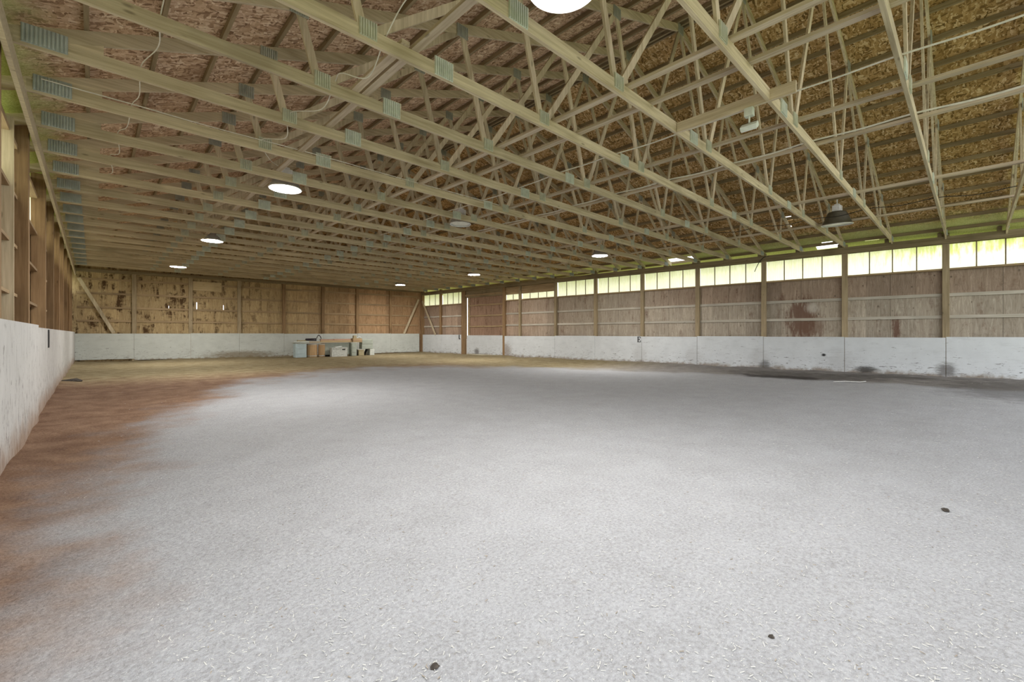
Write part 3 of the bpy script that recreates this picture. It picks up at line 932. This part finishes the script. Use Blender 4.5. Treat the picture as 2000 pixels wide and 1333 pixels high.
cable('power_cable', [(.62, 3.45, 4.55), (.5, 4.2, 4.35), (.45, 5.16, zt + .01), (.47, 5.6, zt - .07), (.38, 6.32, zt + .01), (.40, 6.9, zt - .07), (.36, 7.48, zt + .015), (.34, 8.1, zt - .06), (.26, 8.64, zt + .01), (.3, 9.4, zt - .05), (.2, 9.8, zt), (.25, 10.5, zt - .06), (.2, 10.95, zt)], .0055, M['cable_w'], 'thin white cable looping over the chords close to the left wall')
cable('power_cable', [(3.1, 2.2, 5.35), (2.9, 2.9, 4.95), (2.45, 3.3, 4.72), (2.2, 3.7, 4.5), (2.1, 4.0, zt + .02), (2.15, 4.5, 4.02), (1.98, 4.8, 4.12), (2.05, 5.16, zt + .02), (2.1, 5.7, 4.1), (1.9, 6.32, zt + .02), (2.0, 6.8, 4.06), (1.85, 7.48, zt + .02), (2.2, 8.4, 4.28), (2.55, 9.1, 4.43)], .0065, M['cable_w'], 'loose white cable curling along the web joints to the left row of lamps')
cable('power_cable', [(x_, y_, z_) for x_, y_, z_ in ((RX0 - .24, 4.95, 4.02), (rx(5.1) - .06, 5.12, 3.98), (rx(5.25) - .06, 5.3, 3.78), (rx(5.2) + .0, 5.45, 3.5))], .012, M['cable_b'], 'black cable end hanging over the plate beam of the right wall')

# ------------------------------------------------------------------ pile of blocks by the back wall
PD = floor_at(655, 697); 
fx = UB * -1; fy = IB * -1          # pile frame: x to the right along the back wall, y towards the wall
def pile_m(px, back=0.0):
    """point on the pile's front line under photo column px"""
    d = ray(px); n = fy
    k = (PD.dot(Vector((n.x, n.y, 0)))) / (d.x * n.x + d.y * n.y)
    p = Vector((d.x * k, d.y * k, 0)) + fy * back
    return p
def pf(px, back=0.0, z=0.0):
    p = pile_m(px, back); p.z = z
    return Matrix(((fx.x, fy.x, 0, p.x), (fx.y, fy.y, 0, p.y), (0, 0, 1, z), (0, 0, 0, 1)))
def wide(a, b): return (pile_m(b) - pile_m(a)).length
PXM = (pile_m(700) - pile_m(600)).length / 100
PZ = PD.dot(Vector((ST, CT, 0))) / F       # metres per pixel of height at the pile

def pblock(a, b, h, dep, mat, name, lab, cat, back=0, z=0, lip=True, bev=.02, grp=None):
    w = wide(a, b)
    e = empty(name, matrix=pf((a + b) / 2, back, z)); tag(e, lab, cat, grp)
    MB().box(-w / 2, w / 2, 0, dep, 0, h - (.03 if lip else 0)).build('body', M[mat], e, bevel=bev)
    if lip:
        MB().box(-w / 2 - .015, w / 2 + .015, -.015, dep + .015, h - .045, h).build('top_rim', M['block_white'], e, bevel=.01)
        MB().box(-w / 2 + .06, w / 2 - .06, -.012, .01, h * .25, h * .7).build('front_recess', M[mat], e, bevel=.01)
    return e, w
e1, w1 = pblock(577, 599, .78, .55, 'block_blue', 'jump_block', 'pale blue jump block standing at the left end of the pile', 'jump block', grp='jump blocks in the pile')
o = MB().box(-.40, .33, -.05, .5, 0, .03).box(-.40, .33, -.05, -.02, 0, .08).build('plastic_tray', M['block_white'], matrix=pf(590, .0, .782), bevel=.008)
tag(o, 'flat white plastic tray lying on the pale blue jump block', 'tray')
def drum(px, dia, h, back, lab):
    e = empty('storage_drum', matrix=pf(px, back, 0)); tag(e, lab, 'drum', 'drums under the planks')
    R = dia / 2
    m = MB(); m.lathe([(R * .97, 0), (R, .03), (R * 1.01, h * .5), (R, h - .03), (R * .97, h)], 36, True); m.build('body', M['barrel'], e)
    for z in (.05, h - .06):
        m = MB(); m.lathe([(R + .002, z), (R + .012, z + .01), (R + .012, z + .03), (R + .002, z + .04)], 36); m.build('hoop', M['plate_dull'], e)
drum(612, .54, .72, .30, 'light brown drum under the left end of the planks, larger of two')
drum(630, .34, .72, .20, 'darker brown drum between the larger drum and the grey cabinet')
w = wide(636, 687)
ecab = empty('storage_bin', matrix=pf(661.5, .35, 0)); tag(ecab, 'wide grey green storage bin behind the dirty white crate', 'storage bin')
MB().box(-w / 2, w / 2, 0, .6, .10, .74).build('body', M['block_grey'], ecab, bevel=.015)
MB().box(-w / 2 + .08, w / 2 - .08, .03, .57, 0, .10).build('plinth', M['dark_gap'], ecab)
for s in (-1, 1):
    MB().box(s * w / 4 - w / 4 + .05, s * w / 4 + w / 4 - .05, -.012, .0, .18, .66).build('front_panel', M['block_grey'], ecab, bevel=.008)
w = wide(647, 677)
ec = empty('crate', matrix=pf(662, -.15, 0)); tag(ec, 'dirty white plastic crate standing in front of the grey bin', 'crate')
m = MB(); t_ = .02
m.box(-w / 2, w / 2, 0, t_, 0, .50).box(-w / 2, w / 2, .40, .42, 0, .50).box(-w / 2, -w / 2 + t_, t_, .40, 0, .5).box(w / 2 - t_, w / 2, t_, .40, 0, .5).box(-w / 2 + t_, w / 2 - t_, t_, .40, 0, .02)
m.build('body', M['crate'], ec)
MB().box(-w / 2 - .012, w / 2 + .012, -.012, .0, .44, .50).build('rim', M['crate'], ec)
MB().box(w * .16, w * .36, -.006, .0, .36, .42).build('hand_hole', M['dark_gap'], ec)
MB().bar((-w * .3, .1, .52), (w * .2, .25, .56), .12, .05).build('contents', M['block_white'], ec)
pblock(688.2, 698, .76, .5, 'block_grey', 'jump_block', 'narrow grey green jump block upright right of the wide bin', 'jump block', .1, grp='jump blocks in the pile')
# long planks across the tops
for (a, b, z, th, dep, back, mt, lab) in (
        (604, 628.4, .785, .05, .35, .10, 'tan_plank', 'short tan plank lying over the two drums'),
        (629, 690.6, .775, .12, .12, .20, 'tan_plank', 'long tan plank along the front of the pile top'),
        (629.6, 655.2, .90, .06, .28, .30, 'pink_plank', 'pinkish plank on top of the pile, left one'),
        (655.8, 689, .90, .07, .30, .30, 'pink_plank', 'pinkish plank on top of the pile, right one')):
    w = wide(a, b)
    o = MB().box(-w / 2, w / 2, 0, dep, 0, th).build('plank', M[mt], matrix=pf((a + b) / 2, back, z), bevel=.006)
    tag(o, lab, 'plank', 'planks on the pile')
o = MB().box(-.2, .2, 0, .3, 0, .10).build('wooden_block', M['tan_bin'], matrix=pf(591, .12, .815), bevel=.01)
tag(o, 'small olive wooden block behind the white tray at the left end of the pile', 'block')
# coil of hose
pts = []
for k in range(90):
    a = k / 90 * 6.2 * math.pi
    pts.append((.28 * math.cos(a) * (1 - .0015 * k), .15 * math.sin(a), .03 + .0013 * k))
for k in range(14):
    s = k / 13
    pts.append((.30 + .24 * s, .02, .12 + .20 * math.sin(s * math.pi) ** .8))
o = MB().tube(pts, .022, 8).build('hose', M['hose'], matrix=pf(609.5, .28, .86))
tag(o, 'coil of black hose on top of the planks with one loop standing up', 'hose')
# right end
eb = empty('wooden_box', matrix=pf(699.9, .1, .78)); tag(eb, 'open tan wooden box on top of the pile right of the planks', 'box')
m = MB(); m.box(-.26, .25, 0, .02, 0, .22).box(-.26, .25, .38, .40, 0, .22).box(-.26, -.24, .02, .38, 0, .22).box(.23, .25, .02, .38, 0, .22).box(-.24, .23, .02, .38, 0, .02)
m.build('body', M['tan_plank'], eb); MB().box(-.26, .25, -.012, 0, .09, .11).build('slat', M['pink_plank'], eb)
o = MB().box(-.09, .09, 0, .2, 0, .36).build('olive_can', M['tan_bin'], matrix=pf(696, .2, .803), bevel=.02)
tag(o, 'small olive can standing in the left part of the open wooden box', 'can')
o = MB().tube([(-.1, .1, .02), (.0, .1, .09), (.12, .12, .05)], .035, 8).build('rag', M['block_white'], matrix=pf(703.5, .15, .985))
tag(o, 'crumpled white rag on the open wooden box', 'rag')
pblock(709.2, 731, .28, .5, 'block_grey', 'jump_block', 'grey green jump block lying lower of the stacked two at the right end', 'jump block', .2, .38, grp='jump blocks in the pile', lip=False)
pblock(709.6, 731, .27, .5, 'block_grey', 'jump_block', 'grey green jump block lying on top of the stacked two at the right end', 'jump block', .2, .665, grp='jump blocks in the pile', lip=False)
pblock(725, 734, .375, .5, 'block_white', 'jump_block', 'pale low jump block carrying the stacked two at the right end', 'jump block', .2, 0, grp='jump blocks in the pile', lip=False)
o = MB().bar((-.08, .3, .02), (.07, .3, .36), .3, .04).build('gap_slab', M['dark_gap'], matrix=pf(720, .2, 0))  # slab in the dark cavity colour, filling the gap under the blocks
tag(o, 'dark slanting slab in the gap under the stacked jump blocks', 'board')
o = MB().box(-.16, .16, 0, .4, 0, .33).box(-.175, .175, -.02, .42, .29, .335).build('tan_tub', M['tan_bin'], matrix=pf(707.8, .15, 0), bevel=.02)
tag(o, 'tan tub on the floor beneath the overhanging jump blocks', 'tub')
o = MB().box(-.015, .015, 0, .3, 0, .376).build('gap_strip', M['dark_gap'], matrix=pf(700.3, .25, 0))  # thin strip in the dark cavity colour, standing in the gap
tag(o, 'dark upright strip in the gap right of the narrow jump block', 'post')

# ------------------------------------------------------------------ litter on the footing
def height(x, y):
    h = .022 * noise.noise((x * .5, y * .5, 3)) + .018 * noise.noise((x * 1.7, y * 1.7, 9)) + .012 * noise.noise((x * 4.3, y * 4.3, 1))
    return h * min(1, .35 + math.hypot(x, y) / 6)
def litter(name, n, mat, lmin, lmax, wid, lab, cat, spread):
    m = MB()
    for _ in range(n):
        px = random.uniform(-60, 2060); py = 740 + 640 * (random.random() ** spread)
        p = floor_at(px, py)
        if p.x < LX + .08 or p.x > rx(p.y) - .1: continue
        z = height(p.x, p.y) + .004
        a = random.uniform(0, math.pi); L = random.uniform(lmin, lmax) / 2; wv = random.uniform(.4, 1) * wid
        tl = random.uniform(-.25, .25)
        d = Vector((math.cos(a), math.sin(a), tl)) * L
        m.bar((p.x - d.x, p.y - d.y, z - d.z), (p.x + d.x, p.y + d.y, z + d.z), wv, .0022)
    tag(m.build(name, mat), lab, cat, kind='stuff')
M['straw'] = plain('straw', (.56, .555, .53), .7, var=.2, scale=30)
M['chip'] = plain('dark_chip', (.30, .26, .21), .8, var=.4, scale=30)
litter('wood_chips', 3200, M['straw'], .005, .022, .003, 'pale wood chips and straw bits scattered over the footing', 'wood chips', 1.0)
litter('bark_bits', 380, M['chip'], .005, .018, .0035, 'dark bark bits scattered over the footing', 'bark bits', 1.0)
for (px, py, s, lab) in ((849, 1304, .014, 'dark clod on the pale footing near the bottom edge, left of centre'),
                         (1847, 1002, .020, 'small dark clod on the pale footing at the right side'),
                         (1507, 1247, .010, 'small dark clod on the pale footing at the lower right'),
                         (140, 748, .16, 'dark clump of dirt by the far end of the left boards'),
                         (40, 905, .07, 'dark clump of dirt at the foot of the near left boards')):
    p = floor_at(px, py); m = MB(); m.smooth = True
    nlat, nlon = 7, 12; b0 = 0
    for i in range(nlat + 1):
        la = math.pi * i / nlat
        for j in range(nlon):
            lo = 2 * math.pi * j / nlon
            v = Vector((math.sin(la) * math.cos(lo), math.sin(la) * math.sin(lo), math.cos(la)))
            r = s * (1 + .45 * noise.noise(v * 1.9 + Vector((px, 0, 0))))
            m.v.append((v.x * r * 1.25, v.y * r, v.z * r * .5))
    for i in range(nlat):
        for j in range(nlon):
            j2 = (j + 1) % nlon
            m.f.append((i * nlon + j, (i + 1) * nlon + j, (i + 1) * nlon + j2, i * nlon + j2))
    o = m.build('dirt_clod', M['clod'], matrix=Matrix.Translation((p.x, p.y, height(p.x, p.y) + s * .2)))
    tag(o, lab, 'clod', 'clods on the footing')
o = MB().tube([(0, 0, 0), (.3, .08, .01), (.62, .1, .0), (.8, .2, .01)], .008, 7).build('stick', M['straw'], matrix=Matrix.Translation(floor_at(1628, 746, .03)) @ Matrix.Rotation(-1.0, 4, 'Z'))
tag(o, 'pale broken stick on the dark footing by the right boards', 'stick')

# ------------------------------------------------------------------ light, world, camera
w = bpy.data.worlds.new('overcast'); SC.world = w; w.use_nodes = True
nt = w.node_tree; nt.nodes.clear()
bg = nt.nodes.new('ShaderNodeBackground'); wo = nt.nodes.new('ShaderNodeOutputWorld')
bg.inputs[0].default_value = (.96, .98, 1.0, 1); bg.inputs[1].default_value = 2.35
nt.links.new(bg.outputs[0], wo.inputs[0])

cd = bpy.data.cameras.new('camera'); cam = bpy.data.objects.new('camera', cd); COL.objects.link(cam)
cd.sensor_fit = 'HORIZONTAL'; cd.sensor_width = 36; cd.lens = 36 * F / 2000
cd.shift_y = -(666.5 - Y0) / 2000
cd.clip_start = .05; cd.clip_end = 300
cam.location = (0, 0, EYE); cam.rotation_euler = (math.pi / 2, 0, -TH)
SC.camera = cam

vs = SC.view_settings
vs.view_transform = 'Standard'; vs.look = 'None'; vs.gamma = 1; vs.use_curve_mapping = False
vs.exposure = 0.36
SC.cycles.max_bounces = 10; SC.cycles.diffuse_bounces = 6; SC.cycles.transmission_bounces = 6
SC.cycles.sample_clamp_indirect = 8
